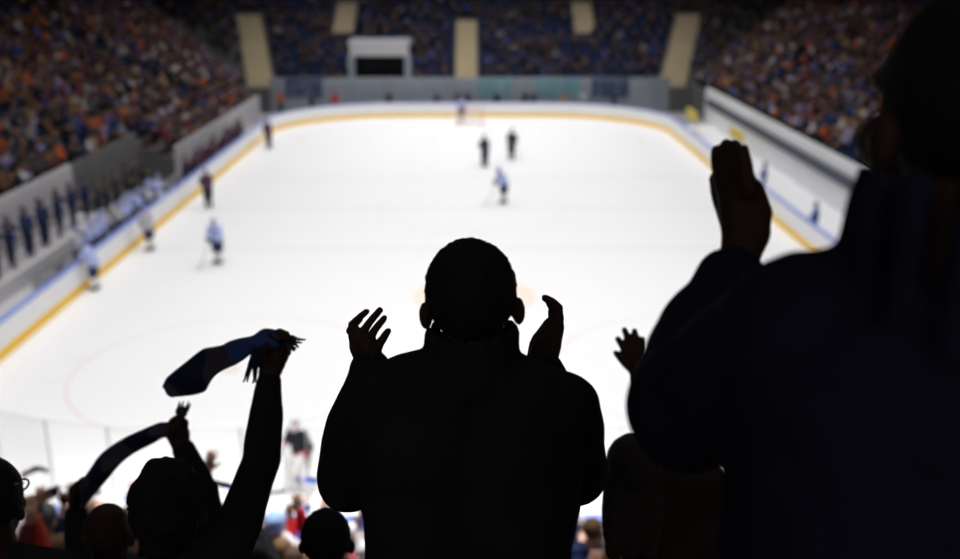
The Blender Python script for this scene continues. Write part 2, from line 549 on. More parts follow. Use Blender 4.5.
for k in range(NR-3):
    bench((-SX-DEP*k-.6, 42, rowz(k)), 62, -math.pi/2, f'blue seat row, {ordw(k+1)} row up in the left stand', 'seat rows of the left stand')
    bench((SX+DEP*k+.6, 42, rowz(k)), 62, math.pi/2, f'blue seat row, {ordw(k+1)} row up in the right stand', 'seat rows of the right stand')
    L_, R_ = -15.4-.236*k, 14.9+.27*k
    segs = [(L_, -9.7), (-4.6, -1.35), (.75, R_)] if k < 4 else [(L_, -1.35), (.75, R_)]
    if k >= 7: segs = [(L_, -11.8), (-9.7, -1.35 if k < 10 else 8.7), (.75 if k < 10 else 10.8, 8.7 if k < 10 else R_)] + ([(10.8, R_)] if k < 10 else [])
    for j, (a, b) in enumerate(segs):
        bench(((a+b)/2, FY+DEP*k+.6, rowz(k)), b-a, math.pi, f'blue seat row, {ordw(k+1)} row up in the far stand, {ordw(j+1)} block from the left', 'seat rows of the far stand')

# ------------------------------------------------------------------ people
UP = V((0, 0, 1))
def head_org(o, c, f, u, neck, s=1.0, ears=True):
    r = f.cross(u).normalized()
    ax = (r, f, u)
    o.ball(c+u*.022*s-f*.008*s, (.074*s, .093*s, .091*s), ax)
    o.ball(c+f*.030*s-u*.050*s, (.056*s, .064*s, .064*s), ax)
    o.ball(c+f*.070*s-u*.096*s, .021*s)
    o.seg(c+f*.090*s+u*.014*s, c+f*.112*s-u*.026*s, .008*s, .013*s); o.ball(c+f*.112*s-u*.026*s, .013*s)
    for a in (-1, 1):
        o.limb([c+f*.082*s+r*a*.012*s+u*.030*s, c+f*.066*s+r*a*.045*s+u*.028*s], [.013*s, .013*s])
        o.ball(c+f*.062*s+r*a*.040*s-u*.026*s, .026*s)
        o.ball(c+f*.100*s+r*a*.012*s-u*.030*s, .009*s)
        if ears:
            o.ball(c+r*a*.082*s-f*.010*s-u*.020*s, (.012*s, .019*s, .026*s), ((r+f*-.5*a*0).normalized(), f, u))
    o.limb([c+f*.090*s-r*.018*s-u*.062*s, c+f*.094*s-u*.060*s, c+f*.090*s+r*.018*s-u*.062*s], [.008*s]*3)
    o.limb([c-u*.045*s-f*.015*s, neck], [.055*s, .060*s])

def hair_org(style, c, f, u, s=1.0):
    r = f.cross(u).normalized(); ax = (r, f, u)
    h = Org()
    if style == 'short':
        h.ball(c+u*.026*s-f*.020*s, (.081*s, .097*s, .092*s), ax)
    elif style == 'curly':
        h.ball(c+u*.030*s-f*.022*s, (.088*s, .103*s, .106*s), ax)
        h.ball(c-u*.035*s-f*.055*s, (.070*s, .055*s, .07*s), ax)
    elif style == 'cap':
        h.ball(c+u*.040*s-f*.014*s, (.086*s, .103*s, .092*s), ax)
        h.limb([c+u*.045*s+f*.07*s, c+u*.035*s+f*.15*s], [.05*s, .03*s])
    elif style == 'beanie':
        h.ball(c+u*.042*s-f*.016*s, (.089*s, .106*s, .103*s), ax)
        h.ball(c+u*.005*s-f*.025*s, (.090*s, .100*s, .055*s), ax)
    elif style == 'long':
        h.ball(c+u*.030*s-f*.022*s, (.087*s, .102*s, .104*s), ax)
        for a in (-1, 0, 1):
            h.limb([c-f*.055*s+r*a*.045*s, c-f*.075*s+r*a*.055*s-u*.13*s, c-f*.085*s+r*a*.06*s-u*.25*s], [.052*s, .05*s, .03*s])
    else:
        return None
    return h

def hand_org(o, wr, d, nrm, thumb, curl=(.3, .3, .3, .3), s=1.0, fr=.0095, spread=.18):
    "d: along the hand, nrm: out of the palm, thumb: side the thumb leaves from"
    d = d.normalized(); nrm = (nrm-d*nrm.dot(d)).normalized()
    t = (thumb-d*thumb.dot(d)); t = (t-nrm*t.dot(nrm)).normalized()
    L = (.072, .080, .074, .058)
    for i in range(4):
        off = (.030, .010, -.011, -.030)[i]*s
        mcp = wr+d*(.092-.004*abs(i-1))*s+t*off
        o.limb([wr+t*off*.55, mcp], [.017*s, .0135*s])
        a = curl[i]; p = mcp; dirv = d+t*spread*(1.2-i*.8); dirv.normalize()
        r = fr*s*(1.0 if i < 3 else .88)
        pts, rad = [p], [r*1.15]
        ang = 0
        for j, q in enumerate((.44, .31, .25)):
            ang += a*(.9, 1.1, .8)[j]
            v = dirv*math.cos(ang)+nrm*math.sin(ang)
            p = p+v*L[i]*1.12*q*s
            pts.append(p); rad.append(r*(1-.12*(j+1)))
        o.limb(pts, rad)
    b = wr+d*.022*s+t*.020*s
    p1 = b+(d*.55+t*.75+nrm*.25).normalized()*.042*s
    p2 = p1+(d*.80+t*.50+nrm*.3).normalized()*.034*s
    p3 = p2+(d*.95+t*.15+nrm*.35).normalized()*.026*s
    o.limb([b, p1, p2, p3], [.017*s, .0125*s, .0112*s, .0092*s])

def make_person(J, mats, base, vox=.01, hair='short', bulk=1.0, s=1.0, fingers=None, collar=False, rough=.004, names=('jacket', 'trousers', 'hair'), cloth_vox=None, player=False, eyes=True, shoes=True, hem=True):
    """J holds the joints in the place's own coordinates; base is the point between the feet.
    Returns the body object with its clothes as children."""
    hc, f, u = J['head'], J['face'].normalized(), J['up'].normalized()
    neck, sl, sr, pel = J['neck'], J['sl'], J['sr'], J['pelvis']
    sv = (sr-sl)*.5; mid = (sr+sl)*.5
    ax = (neck-pel).normalized()
    waist = pel+(mid-pel)*.42
    o = Org()
    head_org(o, hc, f, u, neck, s)
    for a in (-1, 1):
        o.limb([mid+sv*a*.5-ax*.07, waist+sv*a*.36, pel+sv*a*.40], [.098*s, .088*s, .10*s])
        o.limb([neck, sl if a < 0 else sr], [.055*s, .050*s])
    for side in 'lr':
        S, E, W = J['s'+side], J['e'+side], J['w'+side]
        o.limb([S, E, E+(W-E)*.35, W], [.050*s, .040*s, .040*s, .028*s])
        H, Kn, A = J['h'+side], J['k'+side], J['a'+side]
        o.limb([H, Kn, A], [.080*s, .052*s, .038*s])
        fw = J.get('foot', V((0, 1, 0)))
        o.limb([A-V((0, 0, .03))-fw*.03, A-V((0, 0, .05))+fw*.13], [.04*s, .025*s])
        fg = (fingers or {}).get(side)
        if fg is not None and 'chains' in fg:
            for pts, rad in fg['chains']: o.limb(pts, rad)
        else:
            fg = fg or {}
            d = fg.get('d', (W-E)); nr = fg.get('n', V((1, 0, 0)) if side == 'l' else V((-1, 0, 0)))
            hand_org(o, W, d, nr, fg.get('t', V((0, -1, 0))), fg.get('curl', (.35, .35, .35, .4)), s, fg.get('fr', .0095), fg.get('spread', .18))
    body = fuse(o, 'person', mats['skin'], vox, base, 1)
    body.location = base
    kids = []
    cv = cloth_vox or vox*1.25
    j = Org(); B = bulk*s
    for a in (-1, 1):
        j.limb([mid+sv*a*.52-ax*.075, waist+sv*a*.44, pel+sv*a*.46-ax*.02], [.120*B, .115*B, .125*B])
        j.limb([neck-ax*.02, (sl if a < 0 else sr)], [.072*s, .070*B])
    for side in 'lr':
        S, E, W = J['s'+side], J['e'+side], J['w'+side]
        cuff = E+(W-E)*J.get('cuff', .93)
        j.limb([S, E, E+(cuff-E)*.5, cuff], [.072*B*J.get('armk', 1), .062*B*J.get('armk', 1), .058*B*J.get('armk', 1), J.get('cuffr', .044)*B])
    if collar:
        n = 14
        rr = f.cross(u)
        for i in range(n):
            t0 = 2*math.pi*i/n
            cr_ = J.get('collar_r', .072)
            p = neck+(rr*math.cos(t0)*cr_+f*math.sin(t0)*cr_)*s
            hgt = J.get('collar_h', .072) if math.sin(t0) < .6 else .045
            j.limb([p-u*.03, p+u*hgt*s], [.016*s, .012*s])
    jo = fuse(j, names[0], mats['jacket'], cv, base, 2, rough, 9)
    jo.parent = body; kids.append(jo)
    t = Org()
    for side in 'lr':
        H, Kn, A = J['h'+side], J['k'+side], J['a'+side]
        if player:
            t.limb([pel, H, H+(Kn-H)*.9], [.14*s, .15*s, .125*s])
            q = Org().limb([H+(Kn-H)*.8, Kn, Kn+(A-Kn)*.5, A+V((0, 0, .05))], [.085*s, .095*s, .088*s, .062*s])
            so = fuse(q, 'sock', M['pad_white'] if player == 1 else M['pants_dark'], .018, base, 1); so.parent = body
            fw = J['foot']
            q = Org().limb([A-fw*.05, A+fw*.06-V((0, 0, .01)), A+fw*.16-V((0, 0, .02))], [.06*s, .055*s, .045*s]).limb([A-fw*.09-V((0, 0, .075)), A+fw*.20-V((0, 0, .075))], [.012, .012])
            so = fuse(q, 'skate', M['helmet_black'], .010, base, 0); so.parent = body
            W = J['w'+side]; E = J['e'+side]
            q = Org().limb([W-(W-E)*.25, W, W+(W-E).normalized()*.09], [.062, .066, .055])
            so = fuse(q, 'glove', mats['trousers'], .016, base, 1); so.parent = body
            continue
        t.limb([pel, H, Kn, A+V((0, 0, .02))], [.11*B, .098*B, .075*B, .055*B])
    to = fuse(t, names[1], mats['trousers'], cv, base, 2, rough*.6, 9)
    to.parent = body; kids.append(to)
    h = hair_org(hair, hc, f, u, s)
    if h:
        ho = fuse(h, ({'cap': 'cap', 'beanie': 'hat'}.get(hair, names[2]) if names[2] == 'hair' else names[2]), mats['hair'], min(vox, .008) if vox < .015 else vox, base, 1, .015 if hair == 'curly' else .003, 24 if hair == 'curly' else (70 if hair == 'short' else 20))
        ho.parent = body; kids.append(ho)
    if eyes:
        r = f.cross(u)
        for a in (-1, 1):
            e = MB()
            c = hc+f*.076*s+r*a*.030*s+u*.006*s-base
            e.add((BALL1[0]*.0125*s+np.array(c[:])).tolist(), BALL1[1].tolist())
            e.build('eye', M['eye_white'], body, True)
    if shoes:
        for side in 'lr':
            fw = J.get('foot', V((0, 1, 0)))
            A = J['a'+side]
            q = Org().limb([A-V((0, 0, .028))-fw*.045, A-V((0, 0, .04))+fw*.05, A-V((0, 0, .048))+fw*.15], [.048*s, .045*s, .034*s])
            so = fuse(q, 'shoe', M['shoe_black'], .012, base, 1); so.parent = body
    return body

def pose(base, yaw=0.0, height=1.74, seat=None, arms='down', lean=0.0, tilt=0.0, rng=random):
    "joints of a standing or seated figure facing yaw (0 = towards the far end)"
    s = height/1.74
    R = Matrix.Rotation(yaw, 3, 'Z')
    def P(x, y, z): return base+R @ V((x*s, y*s, z*s))
    J = {}
    dz = 0.0
    if seat is not None: dz = (seat+.10)/s-.93
    L = lambda z: math.sin(lean)*(z-.93)
    J['pelvis'] = P(0, 0, .95+dz)
    J['neck'] = P(0, L(1.45), 1.46+dz)
    J['head'] = P(tilt*.05, L(1.63)+.02, 1.615+dz)
    J['face'] = R @ V((0, 1, -.08)); J['up'] = (R @ V((tilt*.2, .05+math.sin(lean)*.3, 1))).normalized()
    J['foot'] = R @ V((0, 1, 0))
    for sd, a in (('l', -1), ('r', 1)):
        J['s'+sd] = P(a*.175, L(1.40), 1.40+dz)
        if seat is None:
            J['h'+sd] = P(a*.09, 0, .90); J['k'+sd] = P(a*.10, .03, .49); J['a'+sd] = P(a*.11, 0, .085)
        else:
            J['h'+sd] = P(a*.09, 0, .93+dz); J['k'+sd] = P(a*.12, .42, .95+dz); J['a'+sd] = P(a*.12, .40, .085)
        y = L(1.2)
        k = arms if isinstance(arms, str) else arms[0 if a < 0 else 1]
        if k == 'down':
            J['e'+sd] = P(a*.25, y-.02, 1.12+dz); J['w'+sd] = P(a*.24, y+.10, .88+dz)
        elif k == 'lap':
            J['e'+sd] = P(a*.24, y+.04, 1.13+dz); J['w'+sd] = P(a*.09, y+.25, 1.03+dz)
        elif k == 'clap':
            J['e'+sd] = P(a*.25, y+.14, 1.18+dz); J['w'+sd] = P(a*.07, y+.34, 1.34+dz)
        elif k == 'up':
            J['e'+sd] = P(a*.27, y+.10, 1.63+dz); J['w'+sd] = P(a*.20, y+.15, 1.88+dz)
        elif k == 'high':
            J['e'+sd] = P(a*.20, y+.12, 1.66+dz); J['w'+sd] = P(a*.14, y+.18, 1.92+dz)
        elif k == 'lean':
            J['e'+sd] = P(a*.27, y+.18, 1.17+dz); J['w'+sd] = P(a*.13, y+.38, 1.12+dz)
        elif k == 'stick':
            J['e'+sd] = P(a*.27, y+.10, 1.14+dz); J['w'+sd] = P(a*.10+.06, y+.32, .98+dz)
    return J, s

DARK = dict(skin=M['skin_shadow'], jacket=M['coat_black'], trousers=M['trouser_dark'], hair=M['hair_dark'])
def legs(J, base, yaw=0.0, s=1.0):
    R = Matrix.Rotation(yaw, 3, 'Z')
    p = J['pelvis']
    for sd, a in (('l', -1), ('r', 1)):
        J['h'+sd] = p+R @ V((a*.09*s, 0, -.04))
        J['a'+sd] = V(base)+R @ V((a*.11*s, 0, .085))
        J['k'+sd] = (J['h'+sd]+J['a'+sd])*.5+R @ V((0, .03, 0))
    J['foot'] = R @ V((0, 1, 0))

# ---- 1. man in the middle, clapping
D = 1.81
J = {}
J['head'] = K(471.5, 301, D); J['up'] = V((-.05, .02, 1)); J['collar_r'] = .074; J['collar_h'] = .068; J['face'] = V((0, 1, -.05))
J['neck'] = K(474, 366, D+.03)
J['sl'] = K(386, 404, D+.04); J['sr'] = K(556, 412, D+.04)
J['pelvis'] = J['neck']+V((-.014, -.02, -.56))
J['el'] = K(350, 478, 2.0); J['wl'] = K(371, 366, 2.13)
J['er'] = K(574, 470, 2.0); J['wr'] = K(541, 368, 2.13)
J['cuff'] = .96; J['cuffr'] = .042
b = nrow(1.6); base = V((J['pelvis'].x, J['pelvis'].y, b[1]))
legs(J, base)
def chain(pts, rads): return ([K(*p) for p in pts], rads)
hl = [chain([(371, 366, 2.13), (362, 346, 2.14), (356, 335, 2.16), (353, 327, 2.17)], [.029, .028, .018, .011]),
      chain([(374, 364, 2.12), (369, 347, 2.11), (366, 340, 2.11)], [.025, .023, .014]),
      chain([(352, 325, 2.17), (359, 318, 2.19), (366.5, 311.5, 2.19)], [.0098, .0085, .0075]),        # ring finger
      chain([(350, 331, 2.19), (355, 324, 2.21), (360, 319, 2.22)], [.010, .009, .008]),               # little finger
      chain([(361, 335, 2.15), (369, 323, 2.15), (380, 310, 2.15)], [.0108, .0088, .0075]),            # middle finger
      chain([(369, 339, 2.11), (376, 328, 2.11), (384.5, 318, 2.11)], [.0102, .0086, .0074]),          # index finger
      chain([(374, 353, 2.08), (380, 343, 2.06), (388, 331, 2.06)], [.014, .0098, .0078])]             # thumb
hr = [chain([(541, 368, 2.13), (546, 344, 2.13), (553, 328, 2.14), (557, 318, 2.15)], [.031, .034, .025, .016]),
      chain([(537, 362, 2.12), (541, 346, 2.11), (549, 332, 2.12)], [.024, .026, .018]),
      chain([(557, 319, 2.15), (558, 308, 2.15), (552, 302, 2.15), (545, 298, 2.15)], [.0135, .0115, .010, .0085]),
      chain([(556, 320, 2.18), (557, 310, 2.18), (553, 304, 2.18), (548, 300, 2.18)], [.0135, .0115, .010, .0085]),
      chain([(555, 322, 2.20), (555, 313, 2.21), (552, 307, 2.21), (549, 303, 2.21)], [.012, .0105, .0095, .0085]),
      chain([(553, 325, 2.22), (552, 316, 2.23), (551, 311, 2.23)], [.011, .0095, .008]),
      chain([(538, 352, 2.09), (541, 341, 2.07), (548, 329, 2.07)], [.017, .0125, .010])]
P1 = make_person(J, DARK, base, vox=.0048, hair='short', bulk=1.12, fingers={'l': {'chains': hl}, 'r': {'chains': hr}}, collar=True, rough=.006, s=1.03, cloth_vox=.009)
tag(P1, 'person in black stand-collar jacket clapping in the centre, seen from behind', 'person', 'people in the dark near rows')

# ---- 2. big man on the right
D = .97
J = {}
J['head'] = K(970, 118, D); J['up'] = V((.02, .02, 1)); J['face'] = V((-.10, 1, -.06)); J['collar_r'] = .099; J['collar_h'] = .108; J['armk'] = .93
J['neck'] = K(970, 300, D+.02)
J['sl'] = K(806, 340, 1.06); J['sr'] = K(1150, 330, 1.0)
J['pelvis'] = J['neck']+V((0, -.02, -.60))
J['el'] = K(690, 408, 1.25); J['wl'] = K(738, 264, 1.44)
J['er'] = K(1150, 470, 1.2); J['wr'] = K(1000, 420, 1.4)
J['cuff'] = .84; J['cuffr'] = .038
b = nrow(.8); base = V((J['pelvis'].x, J['pelvis'].y, b[1]))
legs(J, base)
hl = [chain([(738, 264, 1.44), (746, 232, 1.45), (742, 204, 1.46), (738, 188, 1.46)], [.027, .036, .036, .027]),
      chain([(750, 240, 1.44), (754, 214, 1.45), (750, 192, 1.45)], [.024, .027, .022]),
      chain([(724, 190, 1.47), (720, 170, 1.48), (718, 158, 1.48), (718, 151, 1.48)], [.014, .0125, .012, .011]),
      chain([(732, 186, 1.46), (729, 163, 1.46), (727, 151, 1.46), (727, 145, 1.46)], [.0145, .013, .0122, .011]),
      chain([(741, 186, 1.44), (738, 165, 1.44), (736, 153, 1.44), (735, 146, 1.44)], [.014, .0128, .012, .011]),
      chain([(749, 190, 1.42), (746, 171, 1.42), (744, 159, 1.42), (743, 150, 1.42)], [.013, .0118, .011, .010]),
      chain([(735, 228, 1.47), (725, 210, 1.49), (718, 192, 1.50), (715, 178, 1.50)], [.020, .015, .0125, .010])]
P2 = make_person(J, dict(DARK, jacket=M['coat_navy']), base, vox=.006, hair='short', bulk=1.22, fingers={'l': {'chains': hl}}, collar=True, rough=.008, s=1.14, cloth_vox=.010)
tag(P2, 'large person in dark navy jacket clapping close by at the right edge', 'person', 'people in the dark near rows')

# ---- 3. person half hidden behind the big man, hand raised
hr = [chain([(639, 380, 3.35), (638, 368, 3.36), (637, 361, 3.36)], [.026, .034, .026]),
      chain([(632, 361, 3.36), (624, 349, 3.36), (618, 339, 3.36)], [.0135, .012, .0105]),
      chain([(634, 356, 3.36), (629, 341, 3.36), (624.5, 330, 3.36)], [.014, .0125, .0105]),
      chain([(638, 355, 3.36), (636.5, 342, 3.36), (634.5, 331, 3.36)], [.0135, .0122, .0105]),
      chain([(642, 357, 3.36), (643, 347, 3.36), (642.5, 339, 3.36)], [.0125, .0112, .010]),
      chain([(634, 371, 3.36), (625, 364, 3.36), (616, 353, 3.36)], [.0165, .0125, .0105])]
HR3 = hr

# ---- 4. scarf waver on the left
def dark_person(px, py, d, hair, label, arms=('down', 'down'), mats=None, bulk=1.0, over=None, fingers=None, vox=.009, up=None, smul=1.0):
    hp = K(px, py, d)
    b = nrow(hp.y)
    base = V((hp.x, hp.y-.02, b[1]))
    hgt = (hp.z-b[1])/.928
    J, s = pose(base, 0, hgt, arms=arms)
    s = max(.85, min(1.08, s))*smul
    J['head'] = hp
    if up is not None: J['up'] = up
    if over: J.update(over)
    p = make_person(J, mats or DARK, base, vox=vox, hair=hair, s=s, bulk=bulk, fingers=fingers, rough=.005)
    return tag(p, label, 'person', 'people in the dark near rows')

fa = [chain([(270, 372, 2.78), (276, 352, 2.80), (279, 344, 2.80)], [.032, .040, .034]),
      chain([(268, 352, 2.78), (266, 340, 2.76), (272, 334, 2.74), (279, 338, 2.73)], [.014, .0125, .012, .011]),
      chain([(274, 346, 2.78), (273, 336, 2.76), (280, 332, 2.74), (285, 338, 2.73)], [.014, .0125, .012, .011]),
      chain([(281, 346, 2.79), (281, 336, 2.77), (286, 334, 2.75), (290, 341, 2.74)], [.013, .012, .0115, .010]),
      chain([(286, 350, 2.80), (288, 340, 2.79), (291, 342, 2.77), (292, 348, 2.76)], [.012, .011, .0105, .009]),
      chain([(268, 362, 2.76), (263, 353, 2.74), (266, 345, 2.72)], [.016, .0125, .010])]
PA = dark_person(170.5, 509, 2.4, 'curly', 'curly-haired person in black waving a scarf overhead with a raised arm',
    over=dict(sr=K(224, 566, 2.46), er=K(261, 462, 2.66), wr=K(270, 376, 2.78), sl=K(100, 610, 2.42), el=K(80, 690, 2.5), wl=K(100, 760, 2.6), neck=K(172, 566, 2.42), armk=.80, cuffr=.034),
    fingers={'r': {'chains': fa}}, bulk=1.06, vox=.0075)
P3 = dark_person(631, 470, 2.9, 'long', 'long-haired person behind the large navy jacket raising one open hand', mats=dict(DARK, jacket=M['coat_brown'], hair=M['hair_ash']), bulk=1.12,
    over=dict(wr=K(640, 384, 3.35), er=K(672, 432, 3.2), sr=K(708, 496, 2.95), sl=K(662, 545, 2.95), neck=K(663, 477, 2.92), armk=1.2, el=K(660, 640, 3.0), wl=K(690, 590, 3.2), cuff=.90, cuffr=.034),
    fingers={'r': {'chains': HR3}}, vox=.0052)
# ---- 5. second scarf holder, in front of him
fb = [chain([(181, 446, 3.3), (178, 434, 3.32), (176, 428, 3.32)], [.030, .040, .034]),
      chain([(172, 432, 3.3), (170, 424, 3.28), (173, 420, 3.26)], [.0135, .012, .011]),
      chain([(176, 428, 3.3), (175, 420, 3.28), (178, 417, 3.26)], [.0135, .012, .011]),
      chain([(181, 428, 3.3), (181, 421, 3.28), (182, 418, 3.26)], [.013, .012, .0105]),
      chain([(185, 431, 3.3), (186, 425, 3.29), (186, 422, 3.27)], [.012, .011, .0095]),
      chain([(174, 438, 3.29), (171, 433, 3.26), (175, 427, 3.25)], [.016, .0125, .010])]
PB = dark_person(168, 545, 3.2, 'short', 'person in black hidden behind the curly head, fist holding up a scarf',
    over=dict(sr=K(214, 578, 3.22), er=K(204, 494, 3.30), wr=K(182, 447, 3.3), el=K(82, 560, 3.35), wl=K(76, 512, 3.45), sl=K(112, 592, 3.2), armk=1.06, cuffr=.048),
    fingers={'r': {'chains': fb}, 'l': {'d': K(76, 490, 3.45)-K(76, 512, 3.45), 'curl': (.9, .9, .9, .9)}}, bulk=.80, vox=.009)
PC = dark_person(-9, 505, 2.55, 'beanie', 'person in a dark knit hat and glasses at the left edge')
PD = dark_person(108, 534, 2.9, 'bald', 'bald person in black in front of the scarf wavers', mats=dict(DARK, skin=M['skin_shadow']))
PE = dark_person(327, 540, 2.85, 'short', 'dark-haired head low beside the elbow of the centre person', smul=1.03)
g = MB()
def ring(mb, c, r, ax, up, n=20, rr=.003):
    for i in range(n):
        a, b = 2*math.pi*i/n, 2*math.pi*(i+1)/n
        mb.rod(c+(ax*math.cos(a)+up*math.sin(a)*.8)*r, c+(ax*math.cos(b)+up*math.sin(b)*.8)*r, rr, n=5)
ring(g, K(22, 485, 2.60), .019, V((.6, .8, 0)), UP, rr=.003)
g.rod(K(23, 483, 2.58), K(14, 484, 2.50), .003)
eg = g.build('eyeglasses', M['shoe_black'])
tag(eg, 'dark-rimmed eyeglasses worn by the person in the knit hat', 'glasses')

# ------------------------------------------------------------------ small-figure makers
def variant(key, mats, yaw=0, height=1.74, seat=None, arms='down', hair='short', lean=0.0, tilt=0.0, vox=.02, bulk=1.0, names=('jacket', 'trousers', 'hair'), shoes=False, fr=.012, player=False):
    J, s = pose(V((0, 0, 0)), yaw, height, seat, arms, lean, tilt)
    up = V((0, 0, 1))
    fg = {}
    for sd in 'lr':
        a = -1 if sd == 'l' else 1
        fg[sd] = {'fr': fr, 'spread': .35, 'curl': (.2,)*4, 'n': V((-a*.5, 1, 0)), 't': V((-a, 0, .2))}
    return make_person(J, mats, V((0, 0, 0)), vox=vox, hair=hair, s=s, bulk=bulk, fingers=fg, rough=0, names=names, cloth_vox=vox*1.1, eyes=False, shoes=shoes, player=player)

STD = dict(skin=M['skin'], jacket=cloth('charcoal'), trousers=M['trouser_dark'], hair=M['hair_brown'])
VAR = {
    'sit1': variant('sit1', STD, seat=.43, arms='lap', hair='short', lean=.12),
    'sit2': variant('sit2', STD, seat=.43, arms='clap', hair='long', lean=.05),
    'sit3': variant('sit3', STD, seat=.43, arms=('lap', 'down'), hair='cap', lean=.18, tilt=.3),
    'sit4': variant('sit4', STD, seat=.43, arms='lap', hair='beanie', lean=-.05),
    'std1': variant('std1', STD, arms='clap', hair='short'),
    'std2': variant('std2', STD, arms=('up', 'down'), hair='cap', lean=.05),
    'std3': variant('std3', STD, arms='lap', hair='beanie'),
}
NV = {
    'up1': variant('up1', STD, arms=('high', 'high'), hair='short', vox=.011, fr=.0105),
    'up2': variant('up2', STD, arms=('clap', 'high'), hair='long', vox=.011, fr=.0105),
    'up3': variant('up3', STD, arms=('up', 'clap'), hair='short', vox=.011, fr=.0105),
    'clap': variant('clap', STD, arms='clap', hair='beanie', vox=.011, fr=.0105, lean=.08),
    'stand': variant('stand', STD, arms='down', hair='short', vox=.011, fr=.0105),
    'bald': variant('bald', STD, arms='clap', hair='bald', vox=.011, fr=.0105),
}
# hockey players: jersey, shorts, helmet
PL = dict(skin=M['skin'], jacket=M['jersey_pale'], trousers=M['pants_navy'], hair=M['helmet_blue'])
PV = {
    'skate': variant('skate', PL, arms='stick', hair='beanie', lean=.45, vox=.018, bulk=1.32, names=('jersey', 'pants', 'helmet'), player=1),
    'glide': variant('glide', PL, arms='stick', hair='beanie', lean=.15, vox=.018, bulk=1.32, names=('jersey', 'pants', 'helmet'), player=1),
    'lean': variant('lean', PL, arms='lean', hair='beanie', lean=.35, vox=.018, bulk=1.3, names=('jersey', 'pants', 'helmet'), player=1),
    'bench': variant('bench', PL, arms='lap', hair='beanie', lean=.1, vox=.018, bulk=1.3, names=('jersey', 'pants', 'helmet'), player=1),
}
# goaltender
GJ, gs = pose(V((0, 0, 0)), 0, 1.80, arms=('lean', 'lean'), lean=.22)
GJ['er'] = V((.34, .10, 1.18)); GJ['wr'] = V((.22, .34, 1.10)); GJ['el'] = V((-.33, .08, 1.16)); GJ['wl'] = V((-.22, .34, .98))
for sd, a in (('l', -1), ('r', 1)):
    GJ['k'+sd] = V((a*.16, .10, .50)); GJ['a'+sd] = V((a*.19, 0, .10))
GK = make_person(GJ, dict(skin=M['skin'], jacket=M['jersey_black'], trousers=M['pants_dark'], hair=M['steel']), V((0, 0, 0)), vox=.012, hair='beanie', s=gs, bulk=1.32, names=('jersey', 'pants', 'mask'), rough=.006, eyes=False, shoes=False)
GPARTS = {c.name.split('.')[0]: c for c in COL.objects if c.parent == GK}
def gpart(org, name, mat, vox=.014, rough=0, under=None):
    o = fuse(org, name, mat, vox, V((0, 0, 0)), 2, rough); o.parent = GPARTS.get(under, GK); GPARTS[name] = o; return o
hcg = GJ['head']; fg_ = GJ['face'].normalized()
gpart(Org().ball(hcg+fg_*.06-UP*.03, (.085, .075, .115), (V((1, 0, 0)), V((0, 1, 0)), UP)), 'face_mask', M['pad_white'])
gpart(Org().limb([hcg+V((-.05, -.075, .06)), hcg+V((.05, -.078, .055))], [.022, .022]), 'mask_stripe', M['jersey_red'], .01, under='mask')
for a in (-1, 1):
    gpart(Org().limb([hcg+V((a*.082, .02, .05)), hcg+V((a*.085, .05, -.05))], [.022, .03]), 'mask_stripe', M['jersey_red'], .01, under='mask')
for i in range(4):
    gpart(Org().limb([hcg+fg_*.128+V((-.05, 0, .02-.03*i)), hcg+fg_*.128+V((.05, 0, .02-.03*i))], [.007, .007]), 'cage_bar', M['helmet_black'], .005, under='face_mask')
for a in (-1, 1):
    q = Org()
    for t in (-.05, .05):
        q.limb([V((a*.14+t, .14, .82)), V((a*.17+t, .15, .50)), V((a*.20+t, .07, .14)), V((a*.20+t, .16, .05))], [.085, .095, .085, .06])
    gpart(q, 'leg_pad', M['pad_white'], .016, .006)
    gpart(Org().limb([V((a*.19, -.10, .07)), V((a*.19, .20, .06))], [.045, .035]), 'skate', M['helmet_black'])
q = Org()
for i in range(5): q.limb([V((.16+.03*i, .40, .98)), V((.16+.03*i, .42, 1.22))], [.035, .035])
gpart(q, 'blocker', M['pad_white'])
q = Org().ball(V((-.22, .42, .94)), (.12, .07, .13), (V((1, 0, 0)), V((0, 1, 0)), UP))
gpart(q, 'catching_glove', M['pad_white'])
for a in (-1, 1):
    E, W = GJ['er' if a > 0 else 'el'], GJ['wr' if a > 0 else 'wl']
    gpart(Org().limb([E+(W-E)*.52, E+(W-E)*.66], [.083, .079]), 'sleeve_stripe', M['jersey_red'], .01, under='jersey')
    gpart(Org().limb([E+(W-E)*.70, E+(W-E)*.80], [.080, .076]), 'sleeve_stripe', M['pad_white'], .01, under='jersey')
pz = GJ['pelvis']
q = Org(); n = 18
for i in range(n):
    t = 2*math.pi*i/n
    q.ball(pz+V((.245*math.cos(t), .178*math.sin(t), -.02)), .026)
gpart(q, 'hem_stripe', M['jersey_red'], .012, under='jersey')
settle()

# number on the goaltender's back and arm
def number(txt, parent, loc, rot, size, mat):
    cu = bpy.data.curves.new('number', 'FONT')
    cu.body = txt; cu.size = size; cu.extrude = .004; cu.align_x = 'CENTER'; cu.align_y = 'CENTER'
    cu.materials.append(mat)
    tmp = bpy.data.objects.new('number', cu); COL.objects.link(tmp)
    me = bpy.data.meshes.new_from_object(tmp.evaluated_get(bpy.context.evaluated_depsgraph_get()))
    bpy.data.objects.remove(tmp)
    o = link('number', me)
    o.parent = parent; o.location = loc; o.rotation_euler = rot
number('2', GPARTS['jersey'], (-.335, .12, 1.30), (math.radians(80), 0, math.radians(-105)), .17, M['pad_white'])

